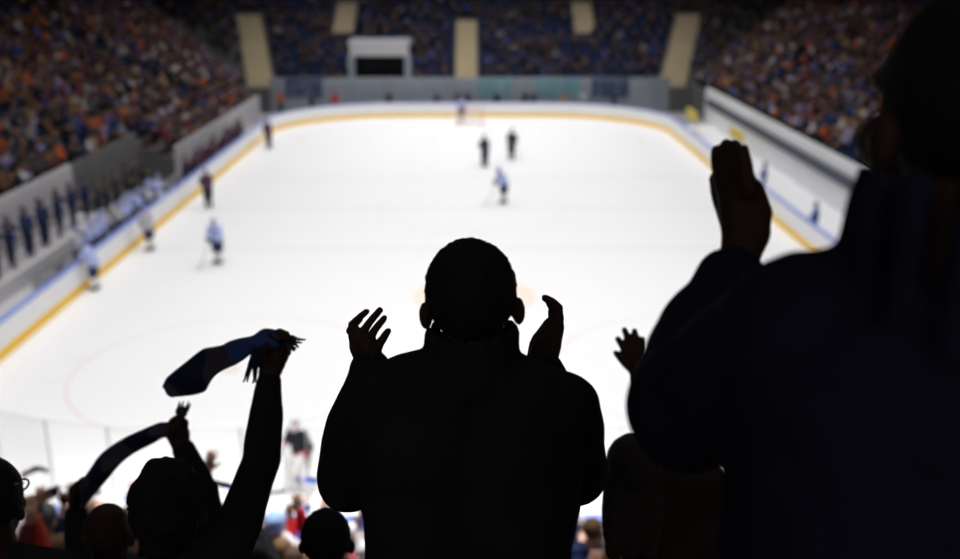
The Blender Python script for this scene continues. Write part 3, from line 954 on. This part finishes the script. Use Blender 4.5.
VAR_PROTOS = list(VAR.values())+list(NV.values())+list(PV.values())
used = set()
def kids(o): return [c for c in COL.objects if c.parent == o]
KIDS = {o.name: kids(o) for o in VAR_PROTOS}
def put(proto, loc, rz, scale=1.0, mats=None, label=None, group=None, cat='person'):
    "a copy of a figure with copies of its clothes"
    r = proto.copy(); COL.objects.link(r)
    r.location = loc; r.rotation_euler = (0, 0, rz); r.scale = (scale,)*3
    mats = mats or {}
    for c in KIDS[proto.name]:
        d = c.copy(); COL.objects.link(d); d.parent = r
        key = d.name.split('.')[0]
        m = mats.get({'jersey': 'jacket', 'pants': 'trousers', 'helmet': 'hair', 'sock': 'sock', 'glove': 'trousers', 'hat': 'hat', 'cap': 'hat'}.get(key, key)) or (mats.get('hair') if key in ('hat', 'cap') else None)
        if m:
            d.material_slots[0].link = 'OBJECT'; d.material_slots[0].material = m
    if mats.get('skin'):
        r.material_slots[0].link = 'OBJECT'; r.material_slots[0].material = mats['skin']
    tag(r, label, cat, group)
    return r

# goaltender and stick
GK.location = (-3.74, 19.9, 0); GK.rotation_euler = (0, 0, math.radians(148))
tag(GK, 'goaltender in black jersey and white leg pads standing behind the near goal line', 'person')
st = MB()
st.rod((0, 0, 1.3), (-.02, .1, .55), .014).box(-.035, -.005, .06, .14, .1, .6).box(-.42, -.005, .08, .11, 0, .09)
so = st.build('hockey_stick', M['stick_wood'], loc=(-4.08, 19.65, 0)); so.rotation_euler = (0, 0, math.radians(10))
tag(so, 'goaltender stick resting on the ice beside the white leg pads', 'hockey stick')

def stick(loc, rz, label):
    mb = MB().rod((0, 0, 1.05), (.12, .55, .06), .013).rod((.12, .55, .05), (.16, .8, .04), .02, .016)
    o = mb.build('hockey_stick', M['stick_wood'], loc=loc); o.rotation_euler = (0, 0, rz)
    tag(o, label, 'hockey stick', 'sticks of the players on the ice')

PALE = dict(jacket=M['jersey_pale'], trousers=M['pants_navy'], hair=M['helmet_blue'])
DRK = dict(sock=M['jersey_dark'], jacket=M['jersey_dark'], trousers=M['pants_dark'], hair=M['helmet_black'])
MAR = dict(sock=M['jersey_maroon'], jacket=M['jersey_maroon'], trousers=M['pants_dark'], hair=M['helmet_black'])
WHT = dict(jacket=cloth('white'), trousers=M['pants_navy'], hair=M['helmet_blue'])
players = [
    (.87, 57.2, 'glide', DRK, .5, 'dark-jerseyed player mid-ice, left one of the dark pair'),
    (2.48, 59.4, 'glide', DRK, -.4, 'dark-jerseyed player mid-ice, right one of the dark pair'),
    (1.68, 48.0, 'skate', PALE, 2.2, 'pale blue player mid-ice in front of the dark pair'),
    (-.62, 74.5, 'lean', PALE, 3.1, 'pale blue player standing in front of the far goal'),
    (-9.94, 37.7, 'glide', PALE, 2.8, 'pale blue player alone on the left half of the ice'),
    (-12.7, 47.2, 'glide', dict(DRK, jacket=M['jersey_maroon']), .6, 'dark player standing on the ice near the left boards'),
    (-13.2, 39.6, 'glide', dict(WHT, trousers=M['pants_navy']), 1.2, 'white-jerseyed player on the ice against the left boards by the bench'),
    (-13.6, 34.4, 'lean', PALE, 1.5, 'pale blue player leaning on the left boards nearest the camera'),
    (-12.9, 63.5, 'glide', MAR, .9, 'maroon player on the ice at the far end of the dark bench'),
]
for x, y, v, mm, rz, lab in players:
    put(PV[v], (x, y, 0), rz, 1.08, mm, lab, 'players on the ice')
    R = Matrix.Rotation(rz, 3, 'Z')
    stick(V((x, y, 0))+R @ V((.1, .36, 0)), rz, 'stick of the '+lab.replace('-jerseyed',''))

# team benches on the left
def team_bench(y0, y1, label):
    mb = MB().box(-15.75, -15.35, y0, y1, .55, .62)
    n = int((y1-y0)/2)
    for i in range(n+1):
        y = y0+.1+(y1-y0-.2)*i/n
        mb.box(-15.7, -15.4, y-.04, y+.04, .12, .55)
    tag(mb.build('bench', M['steel']), label, 'bench')
tag(MB().box(-SX+.15, -14.13, 28, 72, -.02, .12).build('floor_bench_area', M['wall_pale']), 'pale floor of the team bench area', kind='structure')
tag(MB().box(14.13, SX-.15, 20, 72, -.02, .12).build('floor_right_walk', M['wall_white']), 'pale walkway floor behind the right boards', kind='structure')
team_bench(34, 46, 'long team bench behind the left boards, nearer one')
team_bench(50, 66, 'long team bench behind the left boards, farther one')
rng = random.Random(3)
for i in range(11):
    y = 36.0+i*.95+rng.uniform(-.15, .15)
    put(PV['lean' if i % 3 else 'bench'], (-14.62-rng.uniform(0, .2), y, .12), -math.pi/2+rng.uniform(-.3, .3), 1.05, PALE if i % 4 else WHT,
        f'{"pale blue" if i % 4 else "white"} jerseyed player at the nearer team bench, {ordw(i+1)} from the camera end', 'players at the pale blue bench')
for i in range(13):
    y = 50.5+i*1.05+rng.uniform(-.15, .15)
    put(PV['lean' if i % 3 else 'bench'], (-14.62-rng.uniform(0, .2), y, .12), -math.pi/2+rng.uniform(-.3, .3), 1.05, MAR,
        f'maroon jerseyed player at the farther team bench, {ordw(i+1)} from the camera end', 'players at the maroon bench')
for i in range(16):
    y = 31.0+i*.72+rng.uniform(-.2, .2)
    put(VAR[('std1', 'std3')[i % 2]], (-16.9+(.35 if i % 2 else 0), y, .75), -math.pi/2+rng.uniform(-.4, .4), 1.06, dict(jacket=cloth('navy'), trousers=M['trouser_blue'], hair=M['hair_dark'], hat=cloth('navy')),
        f'person in navy jacket along the left parapet wall, {ordw(i+1)} from the camera end', 'people in navy along the left wall')
for i in range(6):
    y = 44.0+i*1.3+rng.uniform(-.2, .2)
    put(VAR[('std1', 'std3')[i % 2]], (-16.9, y, .12), -math.pi/2+rng.uniform(-.4, .4), 1.04, dict(jacket=cloth('charcoal'), trousers=M['trouser_dark'], hair=M['hair_dark'], hat=cloth('black')),
        f'person in charcoal by the dark stretch of the left wall, {ordw(i+1)} from the camera end', 'people in charcoal along the left wall')
tag(MB().box(-SX+.15, -16.1, 24, 43, .12, .75).build('floor_left_step', M['wall_pale']), 'raised pale step along the left parapet', kind='structure')
put(VAR['std3'], (-14.75, 43.4, .12), -1.3, 1.05, dict(jacket=cloth('blue'), trousers=M['trouser_dark'], hair=M['hair_brown']), 'person in bright blue jacket between the two team benches', 'officials by the boards')
for x, y, col, lab in ((14.45, 40.2, 'blue', 'person in blue jacket standing behind the right boards'), (14.8, 49.0, 'blue', 'person in blue farther along behind the right boards')):
    put(VAR['std3'], (x, y, .12), 1.4, 1.0, dict(jacket=cloth(col), trousers=M['trouser_dark'], hair=M['hair_brown']), lab, 'officials by the boards')
put(VAR['std3'], (-14.9, 78.6, .0), 3.0, 1.05, dict(jacket=cloth('orange'), trousers=M['trouser_dark'], hair=M['hair_dark']), 'person in orange jacket behind the glass at the far left corner', 'officials by the boards')

for i, (x, col) in enumerate(((-12.4, 'navy'), (-10.6, 'red'), (-6.4, 'charcoal'), (-2.6, 'navy'), (-.9, 'black'), (-.2, 'black'), (2.1, 'navy'), (4.3, 'black'), (5.0, 'charcoal'), (7.4, 'tan'), (8.9, 'white'), (11.4, 'navy'))):
    put(VAR[('std1', 'std3')[i % 2]], (x, 78.3+.3*(i % 3), .0), math.pi+rng.uniform(-.5, .5), rng.uniform(1.0, 1.1), dict(jacket=cloth(col), trousers=M['trouser_dark'], hair=M['hair_dark'], hat=cloth('black')),
        f'person in {col} standing behind the far glass, {ordw(i+1)} from the left', 'people behind the far glass')
# ------------------------------------------------------------------ crowd in the near stand
HAIRS = [M['hair_dark'], M['hair_brown'], M['hair_brown'], M['hair_light']]
nr = random.Random(11)
taken = []
near_list = [
    # px, py of the head, distance, variant, jacket, hair, label
    (271, 529, 10.6, 'stand', 'blue', 'hair_brown', 'brown-haired spectator in blue near the glass, left of the raised red sleeve'),
    (281, 556, 8.2, 'up2', 'red', 'hair_light', 'spectator in red with one sleeve raised straight up'),
    (273, 531, 9.0, 'clap', 'white', None, 'spectator in a pale blue knit hat left of the raised red sleeve'),
    (268, 548, 7.6, 'stand', 'olive', 'hair_brown', 'spectator in olive at the foot of the gap beside the black sleeve'),
    (298, 556, 6.6, 'bald', 'black', None, 'balding spectator in black below the raised red sleeve'),
    (307, 508, 12.2, 'clap', 'red', None, 'spectator in red with a blue knit hat near the glass'),
    (303, 516, 11.4, 'up1', 'red', 'hair_brown', 'spectator in red holding a blue scarf overhead by the glass'),
    (262, 520, 11.6, 'clap', 'navy', 'hair_dark', 'spectator in navy at the edge of the black raised sleeve near the glass'),
    (312, 528, 9.8, 'stand', 'white', 'hair_light', 'fair-haired spectator in white right of the raised red sleeve'),
    (603, 556, 6.9, 'bald', 'red', None, 'balding spectator in red right of the centre person'),
    (597, 553, 8.8, 'up1', 'navy', 'hair_brown', 'spectator in navy with both hands up right of the centre person'),
    (585, 536, 10.4, 'up3', 'white', 'hair_brown', 'spectator in white raising an arm beside the centre person'),
    (612, 536, 8.4, 'stand', 'navy', 'hair_dark', 'spectator in navy by the dark brown coat at the right gap'),
    (598, 521, 10.9, 'clap', 'grey', None, 'spectator in grey and dark hat in the right gap'),
    (23, 550, 6.6, 'up2', 'orange-red', 'hair_dark', 'spectator in orange-red raising an arm beside the knit hat'),
    (46, 512, 8.3, 'clap', 'black', None, 'spectator in black with a hat, right of the orange sleeve'),
    (64, 542, 7.4, 'up1', 'charcoal', 'hair_brown', 'spectator in charcoal with both arms raised under the hanging scarf'),
    (80, 546, 6.8, 'up3', 'maroon', 'hair_dark', 'spectator in maroon behind the hanging scarf end'),
    (92, 533, 8.6, 'up1', 'navy', 'hair_brown', 'spectator in navy with raised hands left of the bald head'),
    (104, 524, 9.6, 'up2', 'black', 'hair_dark', 'spectator in black with raised hand just above the bald head'),
    (117, 503, 10.8, 'stand', 'navy', 'hair_brown', 'brown-haired spectator in navy peeking above the bald head'),
    (70, 508, 9.9, 'clap', 'blue', None, 'spectator in blue by the glass at the left'),
    (128, 520, 7.6, 'clap', 'tan', None, 'spectator in tan between the bald head and curly head'),
    (138, 526, 6.4, 'stand', 'charcoal', 'hair_dark', 'spectator in charcoal beside the curly head'),
    (35, 520, 10.2, 'up3', 'maroon', 'hair_brown', 'spectator in maroon waving by the glass at far left'),
    (52, 503, 11.6, 'stand', 'lilac', 'hair_light', 'fair-haired spectator in lilac at the glass'),
    (218, 540, 7.0, 'up3', 'black', 'hair_dark', 'spectator in black raising an arm between the two raised sleeves'),
    (233, 520, 8.2, 'clap', 'blue', None, 'spectator in blue hat between the two raised sleeves'),
]
for i, (px, py, d, v, col, hair, lab) in enumerate(near_list):
    hp = K(px, py, d)
    b = nrow(hp.y)
    base = V((hp.x, b[0], b[1]))
    sc = max(.86, min(1.12, (hp.z-b[1])/1.615))
    mm = dict(jacket=cloth(col), trousers=M['trouser_dark'], skin=M['skin'])
    if hair: mm['hair'] = M[hair]
    elif 'pale blue knit hat' in lab: mm['hat'] = cloth('pale blue')
    elif 'blue' in lab: mm['hat'] = cloth('blue')
    else: mm['hat'] = cloth('charcoal')
    put(NV[v], base, nr.uniform(-.25, .25), sc, mm, lab, 'spectators in the near rows')
    taken.append((b[0], hp.x))
# the rest of the near rows, dimly seen between and beside them
count = {}
for ri, (y, z) in enumerate(NROW):
    if y < 3.9: continue
    n = 0
    for k in range(-11, 4):
        x = k*.56+nr.uniform(-.08, .08)
        if any(abs(t[0]-y) < .1 and abs(t[1]-x) < .42 for t in taken): continue
        q = proj((x, y, z+1.6))
        gap = (-40 < q[0] < 150) or (205 < q[0] < 430) or (530 < q[0] < 690)
        if not gap or q[1] > 640 or q[1] < 500 or q[2] < (8.6 if q[0] > 160 else 7.0): continue
        n += 1
        v = nr.choice(['stand', 'stand', 'clap', 'bald'])
        col = nr.choice(['black', 'navy', 'charcoal', 'blue', 'red', 'brown', 'grey', 'white', 'maroon'])
        mm = dict(jacket=cloth(col), trousers=M['trouser_dark'], hair=nr.choice(HAIRS))
        mm['hat'] = cloth(nr.choice(['navy', 'charcoal', 'blue', 'white']))
        put(NV[v], (x, y, z), nr.uniform(-.3, .3), nr.uniform(.93, 1.0), mm,
            f'spectator in {col} in the near stand, {ordw(ri+1)} row down, {ordw(n)} from the left', 'spectators in the near rows')

# ------------------------------------------------------------------ crowd in the other stands
TOPS_L = ['black']*9+['charcoal']*8+['brown']*8+['maroon']*4+['navy']*7+['grey']*3+['white']*2+['orange']*2+['blue']*2+['lilac']*2+['tan']*2
TOPS_F = ['black']*12+['navy']*10+['charcoal']*6+['blue']*1+['brown']*2+['grey']*1
spots = []
cr = random.Random(5)
for sgn, nm in ((-1, 'left'), (1, 'right')):
    for k in range(NR-1):
        y = 12.0+cr.uniform(0, .3)
        while y < FY+DEP*k-.6:
            p = V((sgn*(SX+DEP*k+.52), y, rowz(k)))
            occ = .93 if k < 12 else .8
            if cr.random() < occ and not (abs(y-46) < .7 or abs(y-66) < .6):
                spots.append((nm, k, p, -math.pi/2 if sgn < 0 else math.pi/2))
            y += .56
for k in (-1, -2):
    for i in range(38):
        spots.append(('left', k, V((-SX-DEP*k-.45 if False else -SX+DEP*(-k-1)+.35, 53.4+i*.57, 1.8 if k == -1 else 1.35)), -math.pi/2))
for k in range(NR-1):
    x = -30.0
    while x < 30:
        p = V((x+cr.uniform(-.05, .05), FY+DEP*k+.52, rowz(k)))
        bad = abs(x) > SX+DEP*k-.3 or -1.5 < x < .85 and k < 10 or -17.9 < x+.236*k < -15.3 and k < 11 or 14.8 < x-.27*k < 17.4 and k < 11
        bad = bad or (-9.8 < x < -4.5 and k < 4) or (k > 6 and (-11.8 < x < -9.7 or 8.7 < x < 10.8))
        if not bad and cr.random() < .72:
            spots.append(('far', k, p, math.pi))
        x += .56
vis = []
rest = []
for sp in spots:
    q = proj(sp[2]+V((0, 0, 1.1)))
    inside = -4 < q[0] < 964 and -4 < q[1] < 559
    hid = (q[0] > 868 and q[1] > 30)
    if inside and not hid: vis.append((q[2], sp))
    else: rest.append(sp)
vis.sort(key=lambda t: t[0])
N_IND = 205
rowcount = {}
ind = vis[:N_IND]
for d, (nm, k, p, rz) in sorted(ind, key=lambda t: t[0]):
    rowcount[(nm, k)] = rowcount.get((nm, k), 0)+1
    n = rowcount[(nm, k)]
    v = cr.choice(['sit1', 'sit2', 'sit3', 'sit4', 'sit1', 'sit2', 'std1', 'std2', 'std3'])
    col = cr.choice(TOPS_L)
    mm = dict(jacket=cloth(col), trousers=cr.choice([M['trouser_dark'], M['trouser_blue'], cloth('brown')]), hair=cr.choice(HAIRS), skin=cr.choice([M['skin'], M['skin_dim']]))
    if v in ('sit3', 'sit4', 'std2', 'std3'): mm['hat'] = cr.choice([cloth('charcoal'), cloth('navy'), M['hair_dark'], cloth('brown')])
    put(VAR[v], p, rz+cr.uniform(-.25, .25), cr.uniform(.93, 1.05), mm,
        f'blurred spectator in {col}, {ordw(k+1)} row of the {nm} stand, {ordw(n)} from the near end', f'spectators in the {nm} stand')

# everyone farther away: one uncountable mass per stand
def crowd(name, label, items, tops):
    bv, bf = BALL1
    parts = [((0, .05, .98), (.085, .10, .12), 'head'), ((0, 0, .62), (.20, .14, .30), 'top'), ((-.21, .06, .58), (.06, .09, .22), 'top'), ((.21, .06, .58), (.06, .09, .22), 'top'), ((0, .28, .45), (.17, .26, .10), 'leg'), ((0, .40, .22), (.15, .08, .22), 'leg'), ((0, .24, .58), (.08, .06, .06), 'skin')]
    tn = sorted(set(tops))
    mats = [M['skin'], M['hair_dark'], M['hair_brown'], M['trouser_dark'], M['skin_dim']]+[cloth(t) for t in tn]
    AV, AF, AM = [], [], []
    n = 0
    fc = bv[bf].mean(axis=1)
    for (nm, k, p, rz) in items:
        ca, sa = math.cos(rz), math.sin(rz)
        R = np.array([[ca, -sa, 0], [sa, ca, 0], [0, 0, 1]])
        sc = cr.uniform(.92, 1.08); stand = .38 if cr.random() < .2 else 0
        ti = 5+tn.index(cr.choice(tops)); hi = cr.choice((1, 1, 2)); sk = cr.choice((0, 4))
        for c, r, kind in parts:
            cc = np.array(c)*sc+np.array([cr.uniform(-.02, .02), cr.uniform(-.03, .03), stand if kind in ('head', 'top', 'skin') else 0])
            v = (bv*np.array(r)*sc+cc) @ R.T+np.array(p[:])
            AV.append(v); AF.append(bf+n); n += len(bv)
            if kind == 'head': AM.append(np.where((fc[:, 2] > .35) | (fc[:, 1] < -.1), hi, sk))
            else: AM.append(np.full(len(bf), {'top': ti, 'leg': 3, 'skin': sk}[kind]))
    v = np.vstack(AV); f = np.vstack(AF); m = np.concatenate(AM)
    me = bpy.data.meshes.new(name)
    me.vertices.add(len(v)); me.vertices.foreach_set('co', v.ravel())
    me.loops.add(len(f)*3); me.loops.foreach_set('vertex_index', f.ravel().astype(np.int32))
    me.polygons.add(len(f)); me.polygons.foreach_set('loop_start', np.arange(len(f), dtype=np.int32)*3)
    for mm in mats: me.materials.append(mm)
    me.polygons.foreach_set('material_index', m.astype(np.int32))
    me.polygons.foreach_set('use_smooth', [True]*len(f))
    me.update(calc_edges=True); me.validate()
    o = link(name, me)
    tag(o, label, 'crowd', None, 'stuff')
far_all = [s for _, s in vis[N_IND:]]+[s for s in rest if s[2].y > 20]
crowd('crowd', 'blurred mass of spectators in the upper and far left stand', [s for s in far_all if s[0] == 'left'], TOPS_L)
crowd('crowd', 'blurred mass of spectators in the right stand', [s for s in far_all if s[0] == 'right'], TOPS_L)
crowd('crowd', 'blurred mass of dark-clad spectators in the far end stand', [s for s in far_all if s[0] == 'far'], TOPS_F)

# ------------------------------------------------------------------ scarves
def catmull(P, n=10):
    out = []
    Q = [P[0]*2-P[1]]+P+[P[-1]*2-P[-2]]
    for i in range(1, len(Q)-2):
        for j in range(n):
            t = j/n
            a, b, c, d = Q[i-1], Q[i], Q[i+1], Q[i+2]
            out.append(.5*((2*b)+(c-a)*t+(2*a-5*b+4*c-d)*t*t+(3*b-a-3*c+d)*t*t*t))
    out.append(P[-1])
    return out
def scarf(edges, mats, bands, label, thick=.007, tails=(), group='scarves held up in the near rows'):
    "edges: pairs of points across the cloth, from one end to the other"
    A = catmull([V(a) for a, b in edges]); B = catmull([V(b) for a, b in edges])
    n = len(A); base = A[0].copy(); W = 7
    mb = MB()
    rows = []
    for i in range(n):
        t = (A[min(i+1, n-1)]-A[max(i-1, 0)]).normalized()
        c = (B[i]-A[i]); nn = t.cross(c).normalized()
        top, bot = [], []
        for k in range(W):
            u_ = k/(W-1)
            wob = math.sin(u_*math.pi*2+i*.18)*.010+math.sin(u_*math.pi)*.02
            th = thick*(.35+.65*math.sin(math.pi*min(.92, max(.08, u_))))
            p = A[i]+c*u_+nn*wob-base
            top.append(p+nn*th); bot.append(p-nn*th)
        rows.append(top+bot[::-1])
    vs = [p for r in rows for p in r]; m = 2*W
    for i in range(n-1):
        fr = i/(n-1); mi = 0
        for lim, b in bands:
            if fr >= lim: mi = b
        mb.add([], [], mi)
        fs = [(i*m+k, i*m+(k+1) % m, (i+1)*m+(k+1) % m, (i+1)*m+k) for k in range(m)]
        mb.f += fs; mb.m += [mi]*len(fs)
    mb.f += [tuple(reversed(range(m))), tuple(range((n-1)*m, n*m))]; mb.m += [bands[0][1], bands[-1][1]]
    mb.v = [tuple(p) for p in vs]
    o = mb.build('scarf', mats, smooth=True, loc=base)
    tag(o, label, 'scarf', group)
    for (p, q, nst, wd, L) in tails:
        fr = MB(); p, q = V(p)-base, V(q)-base
        d = (q-p).normalized(); sdir = d.cross(CMT @ V((0, 0, 1))).normalized()
        for k in range(nst):
            u_ = (k/(nst-1)-.5)
            a = p+sdir*u_*wd*.5
            mid_ = p+(q-p)*.5+sdir*u_*wd*.9+V((random.uniform(-.006, .006),)*3)
            e = q+sdir*u_*wd*1.2+V((random.uniform(-.01, .01),)*3)
            fr.rod(a, mid_, .006, .005, 6).rod(mid_, e, .005, .0025, 6)
        fr.build('fringe', mats[L], o, True)
    return o
SM = [M['scarf_navy'], M['scarf_blue'], M['scarf_grey']]
d = 2.80
e = [(K(282, 331, d-.05), K(280, 347, d-.05)), (K(270, 329, d-.04), K(268, 349, d-.05)), (K(256, 333, d), K(250, 352, d-.03)), (K(240, 340, d+.05), K(232, 363, d)),
     (K(222, 347, d+.10), K(218, 375, d+.06)), (K(204, 350, d+.16), K(207, 389, d+.10)), (K(186, 360, d+.2), K(196, 393, d+.14)), (K(173, 373, d+.22), K(184, 396, d+.17)), (K(166, 387, d+.22), K(174, 398, d+.18))]
scarf(e, SM, [(0, 1), (.38, 2), (.58, 0), (.90, 2)], 'dark navy and blue scarf swirling from the highest raised fist',
      tails=[(K(289, 338, d-.05), K(297, 348, d-.05), 9, .03, 2), (K(258, 349, d-.05), K(254, 379, d-.04), 12, .04, 0)])
d = 3.28
e = [(K(184, 414, d), K(178, 437, d)), (K(172, 421, d), K(172, 438, d)), (K(158, 423, d), K(163, 438, d)), (K(140, 430, d+.02), K(146, 446, d)), (K(118, 442, d+.05), K(128, 458, d+.04)), (K(100, 456, d+.09), K(112, 474, d+.08)),
     (K(87, 472, d+.12), K(99, 488, d+.12)), (K(77, 488, d+.15), K(90, 500, d+.15)), (K(70, 503, d+.17), K(84, 510, d+.17))]
scarf(e, SM, [(0, 2), (.3, 0), (.45, 2), (.62, 0), (.72, 2)], 'dark grey-purple scarf drooping from the lower raised fist', tails=[(K(181, 417, d), K(184, 404, d), 8, .03, 2)])
# small scarves among the near crowd
def small_scarf(p, q, wv, d, mats, bands, label, bow=0):
    pts = []
    for i in range(5):
        t = i/4
        x = p[0]+(q[0]-p[0])*t; y = p[1]+(q[1]-p[1])*t-bow*math.sin(math.pi*t)
        pts.append((K(x, y, d+.03*math.sin(t*6)), K(x+wv[0], y+wv[1], d+.05*math.cos(t*5))))
    scarf(pts, mats, bands, label, thick=.006)
TM = [M['scarf_maroon'], M['scarf_navy'], M['scarf_white'], M['scarf_bright']]
small_scarf((22, 474), (48, 469), (1, 5), 9.0, TM, [(0, 0), (.4, 1), (.85, 2)], 'dark maroon scarf stretched in the air right of the knit hat', 5)
small_scarf((40, 493), (60, 484), (3, 10), 7.4, TM, [(0, 1), (.4, 0), (.8, 2)], 'red and black scarf with pale end above the orange sleeve', 0)
small_scarf((60, 496), (73, 491), (3, 11), 7.4, TM, [(0, 0), (.5, 2)], 'maroon scarf with pale end beside the drooping grey scarf', 2)
small_scarf((84, 492), (101, 488), (2, 7), 8.6, TM, [(0, 2), (.4, 1), (.7, 2)], 'white and navy scarf held up left of the bald head', 1)
small_scarf((216, 480), (233, 484), (-1, 6), 7.1, TM, [(0, 1), (.5, 3)], 'blue scarf held up between the two raised sleeves', 0)
small_scarf((296, 477), (318, 478), (0, 5), 11.3, TM, [(0, 3), (.2, 2), (.4, 3)], 'bright blue scarf stretched flat below the goaltender', 0)
small_scarf((297, 496), (311, 508), (-2, 6), 10.0, TM, [(0, 3), (.4, 2), (.6, 3)], 'bright blue scarf slanting down beside the raised red sleeve', 0)

# the figures every copy was taken from are taken away again
for o in VAR_PROTOS:
    for c in KIDS[o.name]: bpy.data.objects.remove(c)
    bpy.data.objects.remove(o)
